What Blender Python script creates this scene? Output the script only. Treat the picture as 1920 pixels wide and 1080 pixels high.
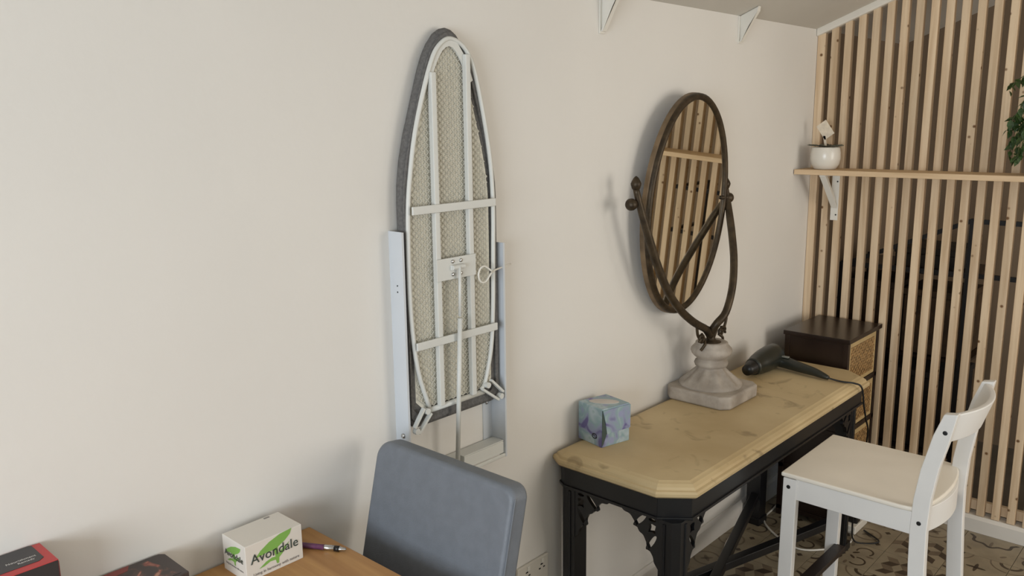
import bpy, bmesh, math, random
from mathutils import Vector, Matrix
C = bpy.context.scene.collection
for o in list(bpy.data.objects): bpy.data.objects.remove(o)
sc = bpy.context.scene
PI = math.pi
# ---------------------------------------------------------------- camera
yaw, pit, rol, FPX = math.radians(47.76043), math.radians(11.23397), math.radians(-0.66856), 1578.9
cy, sy, cp, sp = math.cos(yaw), math.sin(yaw), math.cos(pit), math.sin(pit)
F_ = Vector((sy*cp, cy*cp, -sp)); R_ = Vector((cy, -sy, 0)); U_ = R_.cross(F_)
R2 = R_*math.cos(rol)+U_*math.sin(rol); U2 = -R_*math.sin(rol)+U_*math.cos(rol)
cam = bpy.data.cameras.new('camera'); camo = bpy.data.objects.new('camera', cam); C.objects.link(camo)
camo.matrix_world = Matrix(((R2.x, U2.x, -F_.x, -3.6406), (R2.y, U2.y, -F_.y, -1.53), (R2.z, U2.z, -F_.z, 1.6774), (0, 0, 0, 1)))
cam.sensor_width = 36; cam.lens = FPX/1920*36; cam.clip_start = .05
sc.camera = camo
# ---------------------------------------------------------------- world, light, exposure
w = bpy.data.worlds.new('world'); sc.world = w; w.use_nodes = True
w.node_tree.nodes['Background'].inputs[0].default_value = (.75, .82, 1, 1)
w.node_tree.nodes['Background'].inputs[1].default_value = .6
def area(name, loc, aim, sx, sy_, power, col):
    l = bpy.data.lights.new(name, 'AREA'); l.shape = 'RECTANGLE'; l.size = sx; l.size_y = sy_; l.energy = power; l.color = col
    o = bpy.data.objects.new(name, l); C.objects.link(o); o.location = loc
    o.rotation_euler = (Vector(aim)-Vector(loc)).to_track_quat('-Z', 'Y').to_euler(); return o
area('daylight_patio', (-.95, -3.30, 1.5), (-.95, 0, 1.5), 1.2, 1.5, 28, (1, .93, .82))
area('daylight_side', (-5.93, -1.7, 1.45), (0, -1.7, 1.45), 1.9, 1.2, 84, (.83, .915, 1))
area('fill_rear_space', (.62, -3.30, 1.6), (.62, 0, 1.4), .7, 1.2, 9, (1, .95, .88))  # added fill lamp that brightens the gaps between slats; no window there
sc.view_settings.view_transform = 'Standard'; sc.view_settings.look = 'None'; sc.view_settings.gamma = 1
sc.view_settings.use_curve_mapping = False; sc.view_settings.exposure = 0.12

# ---------------------------------------------------------------- helpers
def srgb(c):
    return tuple(((x/255+.055)/1.055)**2.4 if x/255 > .04045 else x/255/12.92 for x in c)+(1,)
def mat(name, col, rough=.6, metal=0, var=.06, scale=8, bump=0, bscale=60, stretch=(1, 1, 1), col2=None, spec=.5, coords='Object', detail=4):
    m = bpy.data.materials.new(name); m.use_nodes = True; nt = m.node_tree; N = nt.nodes; L = nt.links
    b = N['Principled BSDF']; b.inputs['Roughness'].default_value = rough; b.inputs['Metallic'].default_value = metal
    b.inputs['Specular IOR Level'].default_value = spec
    tc = N.new('ShaderNodeTexCoord'); mp = N.new('ShaderNodeMapping'); mp.inputs['Scale'].default_value = stretch
    L.new(tc.outputs[coords], mp.inputs[0])
    n = N.new('ShaderNodeTexNoise'); n.inputs['Scale'].default_value = scale; n.inputs['Detail'].default_value = detail
    L.new(mp.outputs[0], n.inputs['Vector'])
    r = N.new('ShaderNodeValToRGB'); c = srgb(col)
    c2 = srgb(col2) if col2 else tuple(max(0, x*(1-var*2)) for x in c[:3])+(1,)
    c1 = c if col2 else tuple(min(1, x*(1+var)) for x in c[:3])+(1,)
    r.color_ramp.elements[0].color = c2; r.color_ramp.elements[1].color = c1
    r.color_ramp.elements[0].position = .35; r.color_ramp.elements[1].position = .65
    L.new(n.outputs[0], r.inputs[0]); L.new(r.outputs[0], b.inputs['Base Color'])
    if bump:
        n2 = N.new('ShaderNodeTexNoise'); n2.inputs['Scale'].default_value = bscale; n2.inputs['Detail'].default_value = 3
        L.new(mp.outputs[0], n2.inputs['Vector'])
        bp = N.new('ShaderNodeBump'); bp.inputs['Strength'].default_value = bump; bp.inputs['Distance'].default_value = .004
        L.new(n2.outputs[0], bp.inputs['Height']); L.new(bp.outputs[0], b.inputs['Normal'])
    m['_b'] = 1
    return m
def mix_over(m, fac_node_out, col):
    nt = m.node_tree; b = nt.nodes['Principled BSDF']; src = b.inputs['Base Color'].links[0].from_socket
    mx = nt.nodes.new('ShaderNodeMix'); mx.data_type = 'RGBA'
    nt.links.new(fac_node_out, mx.inputs[0]); nt.links.new(src, mx.inputs[6]); mx.inputs[7].default_value = srgb(col)
    nt.links.new(mx.outputs[2], b.inputs['Base Color'])
def wood(name, col, dark, axis=2, scale=1.0, knots=False, rough=.6, var_obj=True):
    m = bpy.data.materials.new(name); m.use_nodes = True; nt = m.node_tree; N = nt.nodes; L = nt.links
    b = N['Principled BSDF']; b.inputs['Roughness'].default_value = rough; b.inputs['Specular IOR Level'].default_value = .3
    tc = N.new('ShaderNodeTexCoord'); oi = N.new('ShaderNodeObjectInfo')
    add = N.new('ShaderNodeVectorMath'); add.operation = 'MULTIPLY_ADD'
    cmb = N.new('ShaderNodeCombineXYZ')
    for i in range(3): L.new(oi.outputs['Random'], cmb.inputs[i])
    L.new(cmb.outputs[0], add.inputs[0]); add.inputs[1].default_value = (7, 13, 31); L.new(tc.outputs['Object'], add.inputs[2])
    mp = N.new('ShaderNodeMapping'); s = [30*scale]*3; s[axis] = 1.6*scale; mp.inputs['Scale'].default_value = s
    L.new(add.outputs[0], mp.inputs[0])
    n = N.new('ShaderNodeTexNoise'); n.inputs['Scale'].default_value = 1.6; n.inputs['Detail'].default_value = 6; n.inputs['Distortion'].default_value = .6
    L.new(mp.outputs[0], n.inputs['Vector'])
    r = N.new('ShaderNodeValToRGB'); r.color_ramp.elements[0].color = srgb(dark); r.color_ramp.elements[1].color = srgb(col)
    r.color_ramp.elements[0].position = .3; r.color_ramp.elements[1].position = .62
    L.new(n.outputs[0], r.inputs[0]); out = r.outputs[0]
    if var_obj:
        hsv = N.new('ShaderNodeHueSaturation'); mr = N.new('ShaderNodeMapRange'); mr.inputs[3].default_value = .88; mr.inputs[4].default_value = 1.08
        L.new(oi.outputs['Random'], mr.inputs[0]); L.new(mr.outputs[0], hsv.inputs['Value']); L.new(out, hsv.inputs['Color']); out = hsv.outputs[0]
    if knots:
        v = N.new('ShaderNodeTexVoronoi'); v.inputs['Scale'].default_value = 27; L.new(add.outputs[0], v.inputs['Vector'])
        rk0 = N.new('ShaderNodeValToRGB'); rk0.color_ramp.elements[0].position = .10; rk0.color_ramp.elements[1].position = .22
        rk0.color_ramp.elements[0].color = (1, 1, 1, 1); rk0.color_ramp.elements[1].color = (0, 0, 0, 1)
        L.new(v.outputs['Distance'], rk0.inputs[0])
        sc_ = N.new('ShaderNodeSeparateColor'); L.new(v.outputs['Color'], sc_.inputs[0])
        gt = N.new('ShaderNodeMath'); gt.operation = 'GREATER_THAN'; gt.inputs[1].default_value = .80; L.new(sc_.outputs[0], gt.inputs[0])
        rk = N.new('ShaderNodeMath'); rk.operation = 'MULTIPLY'; L.new(rk0.outputs[0], rk.inputs[0]); L.new(gt.outputs[0], rk.inputs[1])
        mx = N.new('ShaderNodeMix'); mx.data_type = 'RGBA'; L.new(rk.outputs[0], mx.inputs[0]); L.new(out, mx.inputs[6]); mx.inputs[7].default_value = srgb((112, 78, 46))
        out = mx.outputs[2]
    L.new(out, b.inputs['Base Color'])
    bp = N.new('ShaderNodeBump'); bp.inputs['Strength'].default_value = .15; bp.inputs['Distance'].default_value = .002
    L.new(n.outputs[0], bp.inputs['Height']); L.new(bp.outputs[0], b.inputs['Normal'])
    return m
def flat(name, col, rough=.5, metal=0):
    return mat(name, col, rough, metal, var=.02, scale=20)

WO = {}
def obj(name, bm, m, parent=None, smooth=False, loc=None, bevel=0, mats=None, seg=2):
    """bm in world coordinates; the origin goes to loc (or the middle of the base)"""
    if isinstance(bm, bmesh.types.BMesh):
        me = bpy.data.meshes.new(name); bm.normal_update(); bm.to_mesh(me); bm.free()
    else: me = bm; me.name = name
    vs = [v.co for v in me.vertices]
    if loc is None:
        lo = Vector((min(v.x for v in vs), min(v.y for v in vs), min(v.z for v in vs))); hi = Vector((max(v.x for v in vs), max(v.y for v in vs), max(v.z for v in vs)))
        loc = Vector(((lo.x+hi.x)/2, (lo.y+hi.y)/2, lo.z))
    loc = Vector(loc); me.transform(Matrix.Translation(-loc))
    for mm in (mats or [m]): me.materials.append(mm)
    if smooth:
        for p_ in me.polygons: p_.use_smooth = True
    o = bpy.data.objects.new(name, me); C.objects.link(o)
    o.location = loc - (WO[parent.name] if parent else Vector()); o.parent = parent; WO[o.name] = loc
    if bevel:
        b = o.modifiers.new('bevel', 'BEVEL'); b.width = bevel; b.segments = seg; b.limit_method = 'ANGLE'; b.angle_limit = .6
        for p_ in me.polygons: p_.use_smooth = True
        es = o.modifiers.new('wn', 'WEIGHTED_NORMAL'); es.keep_sharp = True
    return o
def tag(o, label, cat, group=None):
    o['label'] = label; o['category'] = cat
    if group: o['group'] = group
    return o
def thing(name, label, cat, loc, group=None):
    o = bpy.data.objects.new(name, None); C.objects.link(o); o.location = loc; o.empty_display_size = .05; WO[o.name] = Vector(loc)
    return tag(o, label, cat, group)
def struct(name, bm, m, **k):
    o = obj(name, bm, m, **k); o['kind'] = 'structure'; return o
def B(): return bmesh.new()
def hexa(bm, p, mi=0):
    v = [bm.verts.new(q) for q in p]
    for f in ((3, 2, 1, 0), (4, 5, 6, 7), (0, 1, 5, 4), (1, 2, 6, 5), (2, 3, 7, 6), (3, 0, 4, 7)):
        bm.faces.new([v[i] for i in f]).material_index = mi
    return bm
def box(bm, x0, x1, y0, y1, z0, z1, mi=0):
    x0, x1 = sorted((x0, x1)); y0, y1 = sorted((y0, y1)); z0, z1 = sorted((z0, z1))
    return hexa(bm, [(x0, y0, z0), (x1, y0, z0), (x1, y1, z0), (x0, y1, z0), (x0, y0, z1), (x1, y0, z1), (x1, y1, z1), (x0, y1, z1)], mi)
def bar(bm, a, b, wd, th, up=(0, 0, 1)):
    a, b = Vector(a), Vector(b); d = (b-a).normalized(); s = d.cross(Vector(up)).normalized()*wd/2; t = s.cross(d).normalized()*th/2
    return hexa(bm, [a-s-t, a+s-t, a+s+t, a-s+t, b-s-t, b+s-t, b+s+t, b-s+t])
def prism(bm, pts, d, cap=True, mi=0):
    """pts: 3-D polygon, extruded by vector d"""
    d = Vector(d); a = [bm.verts.new(Vector(q)) for q in pts]; b = [bm.verts.new(Vector(q)+d) for q in pts]; n = len(a)
    for i in range(n): bm.faces.new((a[i], a[(i+1) % n], b[(i+1) % n], b[i])).material_index = mi
    bm.faces.new(a[::-1]).material_index = mi; bm.faces.new(b).material_index = mi
    bmesh.ops.recalc_face_normals(bm, faces=bm.faces[:])
    return bm
def catmull(pts, n=8):
    P = [Vector(q) for q in pts]; P = [P[0]*2-P[1]]+P+[P[-1]*2-P[-2]]; out = []
    for i in range(1, len(P)-2):
        for k in range(n):
            t = k/n; a, b, c, d = P[i-1:i+3]
            out.append(.5*((2*b)+(c-a)*t+(2*a-5*b+4*c-d)*t*t+(3*b-a-3*c+d)*t**3))
    out.append(P[-2]); return out
def tube(bm, pts, r, n=10, closed=False):
    pts = [Vector(q) for q in pts]; m_ = len(pts); rings = []
    rr = r if isinstance(r, (list, tuple)) else [r]*m_
    T = (pts[1]-pts[0]).normalized(); u = T.orthogonal().normalized()
    for i in range(m_):
        if closed: t = (pts[(i+1) % m_]-pts[i-1]).normalized()
        else: t = (pts[min(i+1, m_-1)]-pts[max(i-1, 0)]).normalized()
        u = (u-t*u.dot(t)).normalized(); v = t.cross(u)
        rings.append([bm.verts.new(pts[i]+(u*math.cos(2*PI*k/n)+v*math.sin(2*PI*k/n))*rr[i]) for k in range(n)])
    for i in range(m_ if closed else m_-1):
        a, b = rings[i], rings[(i+1) % m_]
        off = 0
        if closed and i == m_-1: off = min(range(n), key=lambda s: (a[0].co-b[s].co).length)
        for k in range(n): bm.faces.new((a[k], a[(k+1) % n], b[(k+1+off) % n], b[(k+off) % n]))
    if not closed: bm.faces.new(rings[0][::-1]); bm.faces.new(rings[-1])
    bmesh.ops.recalc_face_normals(bm, faces=bm.faces[:])
    return bm
def lathe(bm, prof, c=(0, 0, 0), n=32, axis=(0, 0, 1), mod=None):
    ax = Vector(axis).normalized(); u = ax.orthogonal().normalized(); v = ax.cross(u); c = Vector(c); rings = []
    for (r, h) in prof:
        rings.append([bm.verts.new(c+ax*h+(u*math.cos(2*PI*k/n)+v*math.sin(2*PI*k/n))*(r*(mod(r, h, 2*PI*k/n) if mod else 1))) for k in range(n)])
    for a, b in zip(rings, rings[1:]):
        for k in range(n): bm.faces.new((a[k], a[(k+1) % n], b[(k+1) % n], b[k]))
    bm.faces.new(rings[0][::-1]); bm.faces.new(rings[-1]); bmesh.ops.recalc_face_normals(bm, faces=bm.faces[:])
    return bm
def curve_mesh(loops, M, th):
    """flat 2-D loops (first outer, the rest holes) filled, thickened, placed by matrix M"""
    cu = bpy.data.curves.new('c', 'CURVE'); cu.dimensions = '2D'; cu.fill_mode = 'BOTH'; cu.extrude = th/2
    for lp in loops:
        s = cu.splines.new('POLY'); s.points.add(len(lp)-1); s.use_cyclic_u = True
        for q, (x, y) in zip(s.points, lp): q.co = (x, y, 0, 1)
    o = bpy.data.objects.new('c', cu); C.objects.link(o); bpy.context.view_layer.update()
    me = bpy.data.meshes.new_from_object(o.evaluated_get(bpy.context.evaluated_depsgraph_get()))
    bpy.data.objects.remove(o); bpy.data.curves.remove(cu); me.materials.clear(); me.transform(M); return me
def text_mesh(s, size, M, th=.0004, align='CENTER', shear=0, space=1):
    cu = bpy.data.curves.new('t', 'FONT'); cu.body = s; cu.size = size; cu.extrude = th/2; cu.align_x = align; cu.shear = shear; cu.space_character = space
    cu.resolution_u = 3
    o = bpy.data.objects.new('t', cu); C.objects.link(o); bpy.context.view_layer.update()
    me = bpy.data.meshes.new_from_object(o.evaluated_get(bpy.context.evaluated_depsgraph_get()))
    bpy.data.objects.remove(o); bpy.data.curves.remove(cu); me.materials.clear(); me.transform(M); return me
def frame(o_, x, y):
    x = Vector(x).normalized(); y = Vector(y).normalized(); z = x.cross(y)
    return Matrix(((x.x, y.x, z.x, o_[0]), (x.y, y.y, z.y, o_[1]), (x.z, y.z, z.z, o_[2]), (0, 0, 0, 1)))
def dup(root, name=None):
    def cp_(o, par):
        c = o.copy(); C.objects.link(c); c.parent = par
        for ch in o.children: cp_(ch, c)
        return c
    return cp_(root, root.parent)

# ---------------------------------------------------------------- materials
M_wall = mat('white_plaster', (227, 223, 216), .85, var=.015, scale=1.5, bump=.12, bscale=40, spec=.2)
M_ceil = mat('ceiling_paint', (205, 200, 190), .9, var=.02, scale=2, spec=.1)
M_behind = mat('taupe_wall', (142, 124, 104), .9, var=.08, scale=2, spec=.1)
M_trim = mat('white_trim_paint', (226, 220, 208), .45, var=.02)
M_slat = wood('pale_pine', (222, 198, 166), (200, 172, 138), 2, 1, knots=True)
M_shelf = wood('pine_shelf', (218, 190, 154), (198, 168, 130), 1, 1)
M_oak = wood('oak_table', (192, 146, 92), (166, 120, 72), 1, .7, rough=.4, var_obj=False)
M_tabletop = mat('worn_tan_leather_top', (204, 182, 140), .55, col2=(184, 160, 118), scale=3.5, bump=.2, bscale=25, detail=8)
M_black = mat('black_lacquer', (22, 23, 26), .35, var=.1)
M_cab = mat('dark_brown_lacquer', (38, 26, 20), .28, var=.1)
M_white = mat('white_paint', (228, 225, 220), .4, var=.01)
M_steel = mat('white_powder_coat', (204, 208, 212), .38, var=.01)
M_frame = mat('pale_grey_paint', (214, 214, 208), .42, var=.015)
M_mesh = mat('galvanised_mesh', (206, 202, 188), .5, var=.04, scale=60)
M_cover = mat('charcoal_cover', (108, 106, 104), .9, var=.1, scale=150, bump=.3, bscale=400, spec=.1)
M_pad = mat('cream_felt', (222, 218, 204), .95, var=.06, scale=90, spec=.1)
M_chrome = mat('chrome', (200, 200, 200), .2, 1, var=.01)
M_bronze = mat('aged_bronze', (70, 58, 42), .45, .55, var=.2, scale=30, bump=.2, bscale=90)
M_bronze_side = mat('worn_brass_rim', (120, 100, 76), .55, .35, var=.2, scale=14)
M_stone = mat('weathered_stone', (182, 172, 160), .9, col2=(150, 140, 128), scale=14, bump=.5, bscale=70, detail=8, spec=.2)
M_grey = mat('grey_leatherette', (110, 115, 122), .5, var=.03, scale=40, bump=.15, bscale=300)
M_plastic = mat('white_plastic', (228, 224, 214), .35, var=.01)
M_dark = flat('black_plastic', (20, 20, 20), .4)
M_hole = flat('dark_hole', (10, 10, 10), .8)
M_green = mat('leaf_green', (58, 84, 36), .5, var=.25, scale=20)
M_mirror = bpy.data.materials.new('mirror_glass'); M_mirror.use_nodes = True
_b = M_mirror.node_tree.nodes['Principled BSDF']; _b.inputs['Metallic'].default_value = 1; _b.inputs['Roughness'].default_value = .015; _b.inputs['Base Color'].default_value = (.80, .77, .68, 1)
# stains on the table top
nt = M_tabletop.node_tree
_n = nt.nodes.new('ShaderNodeTexNoise'); _n.inputs['Scale'].default_value = 9; _n.inputs['Detail'].default_value = 3; _n.inputs['Distortion'].default_value = 1.2
_t = nt.nodes.new('ShaderNodeTexCoord'); nt.links.new(_t.outputs['Object'], _n.inputs['Vector'])
_r = nt.nodes.new('ShaderNodeValToRGB'); _r.color_ramp.elements[0].position = .62; _r.color_ramp.elements[1].position = .72
_r.color_ramp.elements[1].color = (.45, .45, .45, 1)
nt.links.new(_n.outputs[0], _r.inputs[0]); mix_over(M_tabletop, _r.outputs[0], (104, 84, 56))
_n2 = nt.nodes.new('ShaderNodeTexNoise'); _n2.inputs['Scale'].default_value = 2.2; nt.links.new(_t.outputs['Object'], _n2.inputs['Vector'])

# ---------------------------------------------------------------- room
X0, X1, Y0R, ZC, SL = -6.0, 1.1, -3.35, 2.043, .385
def zceil(y): return ZC+SL*(-y)
def ztop(y): return zceil(y) if y > -1.7 else zceil(-1.7)
struct('wall_main', box(B(), X0-.1, .045, 0, .1, -.1, 2.1), M_wall)
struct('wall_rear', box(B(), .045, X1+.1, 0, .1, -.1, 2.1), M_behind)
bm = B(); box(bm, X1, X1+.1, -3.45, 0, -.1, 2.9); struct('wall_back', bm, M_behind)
# wall behind the camera with an opening for the patio glazing, side wall with a window
bm = B(); box(bm, X0, -1.6, Y0R-.1, Y0R, -.1, 2.9); box(bm, -.3, X1, Y0R-.1, Y0R, -.1, 2.9); box(bm, -1.6, -.3, Y0R-.1, Y0R, 2.3, 2.9); box(bm, -1.6, -.3, Y0R-.1, Y0R, -.1, .7)
struct('wall_front', bm, M_wall)
bm = B(); box(bm, X0-.1, X0, -.7, 0, -.1, 2.9); box(bm, X0-.1, X0, -3.45, -2.7, -.1, 2.9); box(bm, X0-.1, X0, -2.7, -.7, -.1, .8); box(bm, X0-.1, X0, -2.7, -.7, 2.1, 2.9)
struct('wall_left', bm, M_wall)
bm = B(); a_, b_ = Y0R-.07, Y0R-.03
box(bm, -1.6, -.3, a_, b_, .7, .75); box(bm, -1.6, -.3, a_, b_, 2.25, 2.3); box(bm, -1.6, -1.55, a_, b_, .75, 2.25); box(bm, -.35, -.3, a_, b_, .75, 2.25); box(bm, -.97, -.93, a_, b_, .75, 2.25)
struct('window_1', bm, M_trim)
bm = B(); xx = X0-.07
box(bm, xx, xx+.04, -2.7, -.7, .8, .85); box(bm, xx, xx+.04, -2.7, -.7, 2.05, 2.1); box(bm, xx, xx+.04, -2.7, -2.65, .85, 2.05); box(bm, xx, xx+.04, -.75, -.7, .85, 2.05); box(bm, xx, xx+.04, -1.72, -1.68, .85, 2.05)
struct('window_2', bm, M_trim)
bm = B(); prism(bm, [(X0-.1, .1, ZC), (X0-.1, 0, ZC), (X0-.1, -1.7, zceil(-1.7)), (X0-.1, -3.45, zceil(-1.7)), (X0-.1, -3.45, 3.0), (X0-.1, .1, 3.0)], (X1-X0+.3, 0, 0))
struct('ceiling', bm, M_ceil)
# floor slab + tiles
floor = struct('floor', box(B(), X0-.1, X1+.1, Y0R-.1, .1, -.1, -.004), mat('grout', (96, 88, 76), .8))
M_t1 = mat('tile_cream', (146, 134, 112), .42, var=.1, scale=9); M_t2 = mat('tile_umber', (66, 54, 42), .42, var=.15, scale=12); M_t3 = mat('tile_taupe', (112, 98, 80), .42, var=.12, scale=12)
def arc(cx, cy_, r, a0, a1, wd, n=14):
    o_, i_ = [], []
    for k in range(n+1):
        a = math.radians(a0+(a1-a0)*k/n); o_.append((cx+(r+wd/2)*math.cos(a), cy_+(r+wd/2)*math.sin(a))); i_.append((cx+(r-wd/2)*math.cos(a), cy_+(r-wd/2)*math.sin(a)))
    return [[o_[k], o_[k+1], i_[k+1], i_[k]] for k in range(n)]
def rot(p, a): return [(x*math.cos(a)-y*math.sin(a), x*math.sin(a)+y*math.cos(a)) for x, y in p]
def leaf(cx, cy_, l, wd, a):
    P = [(l/2*math.cos(t)*(1), wd/2*math.sin(t)) for t in [k*PI/6 for k in range(12)]]
    return [(x+cx, y+cy_) for x, y in rot(P, a)]
def cubes():
    out = []; s = .040; h = s*math.sqrt(3)/2
    for r in range(-3, 4):
        for q in range(-3, 4):
            cx = q*2*h+(r % 2)*h; cy_ = r*1.5*s
            if abs(cx) > .09 or abs(cy_) > .085: continue
            out.append(([(cx, cy_), (cx-h, cy_+s/2), (cx, cy_+s), (cx+h, cy_+s/2)], 0))
            out.append(([(cx, cy_), (cx-h, cy_+s/2), (cx-h, cy_-s/2), (cx, cy_-s)], 1))
            out.append(([(cx, cy_), (cx, cy_-s), (cx+h, cy_-s/2), (cx+h, cy_+s/2)], 2))
    return out
def motif(k):
    o_ = []
    if k == 0: o_ = cubes()
    elif k == 1:
        for s in range(4):
            a = s*PI/2
            o_ += [(rot(q, a), 1) for q in arc(.045, .045, .03, -40, 200, .007)]
            o_ += [(rot(leaf(.02, .02, .03, .012, PI/4), a), 1), (rot(leaf(.075, .012, .03, .012, 0), a), 2)]
    elif k == 2:
        for s in range(4):
            a = s*PI/2
            o_ += [(rot(leaf(.045, 0, .06, .026, 0), a), 2), (rot(leaf(.05, .05, .03, .014, PI/4), a), 1)]
        o_ += [([(x*.7, y*.7) for x, y in [(0, .02), (-.02, 0), (0, -.02), (.02, 0)]], 1)]
    elif k == 3:
        for sx_ in (-1, 1):
            for sy_ in (-1, 1): o_ += [([(sx_*.06+x, sy_*.06+y) for x, y in [(0, .013), (-.013, 0), (0, -.013), (.013, 0)]], 1)]
        o_ += [(q, 2) for q in arc(0, 0, .05, 0, 360, .008, 24)]+[(leaf(0, 0, .05, .016, PI/4), 2), (leaf(0, 0, .05, .016, -PI/4), 2)]
    elif k == 4:
        pr = [((.078+.007*math.cos(8*a)), a) for a in [math.radians(95+170*q/28) for q in range(29)]]
        o_ += [([(.088+(ra+.008)*math.cos(a), (ra+.008)*math.sin(a)), (.088+(rb+.008)*math.cos(b), (rb+.008)*math.sin(b)), (.088+(rb-.005)*math.cos(b), (rb-.005)*math.sin(b)), (.088+(ra-.005)*math.cos(a), (ra-.005)*math.sin(a))], 1) for (ra, a), (rb, b) in zip(pr, pr[1:])]
        o_ += [(leaf(.03, 0, .05, .012, 0), 2), (leaf(-.05, .06, .03, .012, .7), 2), (leaf(-.05, -.06, .03, .012, -.7), 2)]
    elif k == 5:
        for s in range(4):
            a = s*PI/2; o_ += [(rot(q, a), 2) for q in arc(.1, .1, .07, 182, 268, .006)]+[(rot(q, a), 1) for q in arc(.1, .1, .035, 184, 266, .012)]
        o_ += [(leaf(0, 0, .07, .014, 0), 1), (leaf(0, 0, .07, .014, PI/2), 1)]
    return o_
def tile_mesh(k):
    bm = B(); g = .0990; box(bm, -g, g, -g, g, -.005, 0, 0)
    for poly, mi in motif(k):
        poly = [(max(-g, min(g, x)), max(-g, min(g, y))) for x, y in poly]
        try: f = bm.faces.new([bm.verts.new((x, y, .0003)) for x, y in poly]); f.material_index = mi; f.normal_update(); f.normal_flip() if f.normal.z < 0 else None
        except Exception: pass
    me = bpy.data.meshes.new('tile'); bm.to_mesh(me); bm.free()
    for m in (M_t1, M_t2, M_t3): me.materials.append(m)
    return me
TM = [tile_mesh(k) for k in range(6)]
random.seed(5)
for i in range(18):
    for j in range(15):
        x = -.1-.2*i-.012; y = -.06-.2*j
        k = random.choice([1, 2, 3, 5, 5, 3, 0, 1])
        if (i, j) in ((1, 3), (2, 3)): k = 0
        if (i, j) == (0, 4): k = 4
        o = bpy.data.objects.new('tile', TM[k]); C.objects.link(o); o.parent = floor
        o.location = Vector((x, y, -.0001))-WO[floor.name]; o.rotation_euler.z = 0 if k == 4 else random.choice([0, 1, 2, 3])*PI/2
# baseboards
M_skirt = mat('skirting_paint', (218, 212, 202), .45, var=.02)
bm = B(); prism(bm, [(X0, 0, 0), (X0, -.014, 0), (X0, -.014, .075), (X0, -.006, .09), (X0, 0, .09)], (X1-X0, 0, 0)); struct('baseboard_main', bm, M_wall)
bm = B(); prism(bm, [(-.012, -.001, 0), (-.012, -.001, .055), (-.002, -.001, .068), (.05, -.001, .068), (.05, -.001, 0)], (0, -3.3, 0)); struct('baseboard_right', bm, M_skirt)
# trim under the ceiling above the slats
y1 = -1.7
bm = B(); hexa(bm, [(-.018, 0, zceil(0)-.03), (.04, 0, zceil(0)-.03), (.04, y1, zceil(y1)-.03), (-.018, y1, zceil(y1)-.03), (-.018, 0, zceil(0)+.004), (.04, 0, zceil(0)+.004), (.04, y1, zceil(y1)+.004), (-.018, y1, zceil(y1)+.004)])
bmesh.ops.recalc_face_normals(bm, faces=bm.faces[:])
struct('trim_1', bm, M_trim, bevel=.006)

# ---------------------------------------------------------------- slatted partition
scr = thing('slatted_partition', 'floor to ceiling partition of upright pale pine slats', 'partition', (0, -.8, .068))
for i in range(1, 31):
    ya = .0506-.0552*i; yb = ya-.0285
    if i == 1: ya = -.001
    top = zceil(yb)-.02 if yb > -1.7 else zceil(-1.7)
    obj('slat', box(B(), 0, .03, ya, yb, .069, top), M_slat, scr, bevel=.0015, seg=1)
bm = B(); box(bm, .031, .05, -.01, -1.68, .08, .12); obj('rear_batten', bm, M_slat, scr)
# ---------------------------------------------------------------- ironing board on its wall frame
ib = thing('ironing_board', 'fold-up wall ironing board with grey cover and white mesh underside', 'ironing board', (-2.19, 0, .78))
def outline(cx, zb, zt, hw, n=14, shoulder=.30, r=.02, k=1.0):
    """ironing board outline (x, z): square bottom, tapering to a round nose"""
    pts = [(-hw+r, zb), (hw-r, zb), (hw, zb+r), (hw, zt-shoulder)]
    nose = .058*k
    R = [(hw, zt-shoulder)]
    prof = [(1, 0), (.985, .10), (.93, .24), (.84, .38), (.73, .51), (.63, .63), (.52, .757), (.43, .84), (.33, .905), (.2, .965), (.09, .992)]
    for a, b in prof[1:]: R.append((hw*a, zt-shoulder+shoulder*b))
    pts = pts[:3]+R+[(0, zt)]+[(-x, z) for x, z in reversed(R)]+[(-hw, zb+r)]
    return [(cx+x, z) for x, z in pts]
oc = outline(-2.207, .936, 1.895, .160, shoulder=.40)
# cover: dark padded slab, hollowed so its underside lip wraps round the frame
bm = B(); prism(bm, [(x, -.004, z) for x, z in oc], (0, -.03, 0)); obj('cover', bm, M_cover, ib, bevel=.012, seg=3)
of = outline(-2.215, .972, 1.872, .147, shoulder=.40)
ou = outline(-2.212, .950, 1.884, .154, shoulder=.40)
oi = outline(-2.215, .985, 1.858, .133, shoulder=.395)
def ring(bm, O, I, y, d):
    n = len(O)
    for i in range(n):
        j = (i+1) % n; hexa(bm, [(O[i][0], y, O[i][1]), (O[j][0], y, O[j][1]), (I[j][0], y, I[j][1]), (I[i][0], y, I[i][1]), (O[i][0], y-d, O[i][1]), (O[j][0], y-d, O[j][1]), (I[j][0], y-d, I[j][1]), (I[i][0], y-d, I[i][1])])
    bmesh.ops.recalc_face_normals(bm, faces=bm.faces[:]); return bm
obj('cover_lip', ring(B(), ou, of, -.034, .006), M_cover, ib)
bm = B(); prism(bm, [(x, -.0342, z) for x, z in oi], (0, -.0015, 0)); obj('felt_pad', bm, M_pad, ib)
# frame tube with curved lower sides
fr = [(-2.312, .985), (-2.345, 1.09), (-2.360, 1.22), (-2.362, 1.35), (-2.358, 1.48), (-2.348, 1.56), (-2.330, 1.65), (-2.300, 1.745), (-2.272, 1.815), (-2.250, 1.848), (-2.218, 1.868), (-2.182, 1.862), (-2.152, 1.838), (-2.128, 1.79), (-2.098, 1.675), (-2.078, 1.565), (-2.072, 1.45), (-2.075, 1.32), (-2.078, 1.20), (-2.088, 1.09), (-2.112, 1.005), (-2.13, .985)]
pts = catmull([(x, -.043, z) for x, z in fr], 4)
bm = B(); tube(bm, pts, .0058, 8); tube(bm, [(-2.322, -.043, .978), (-2.12, -.043, .978)], .0075, 8); obj('frame', bm, M_frame, ib, smooth=True)
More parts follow.
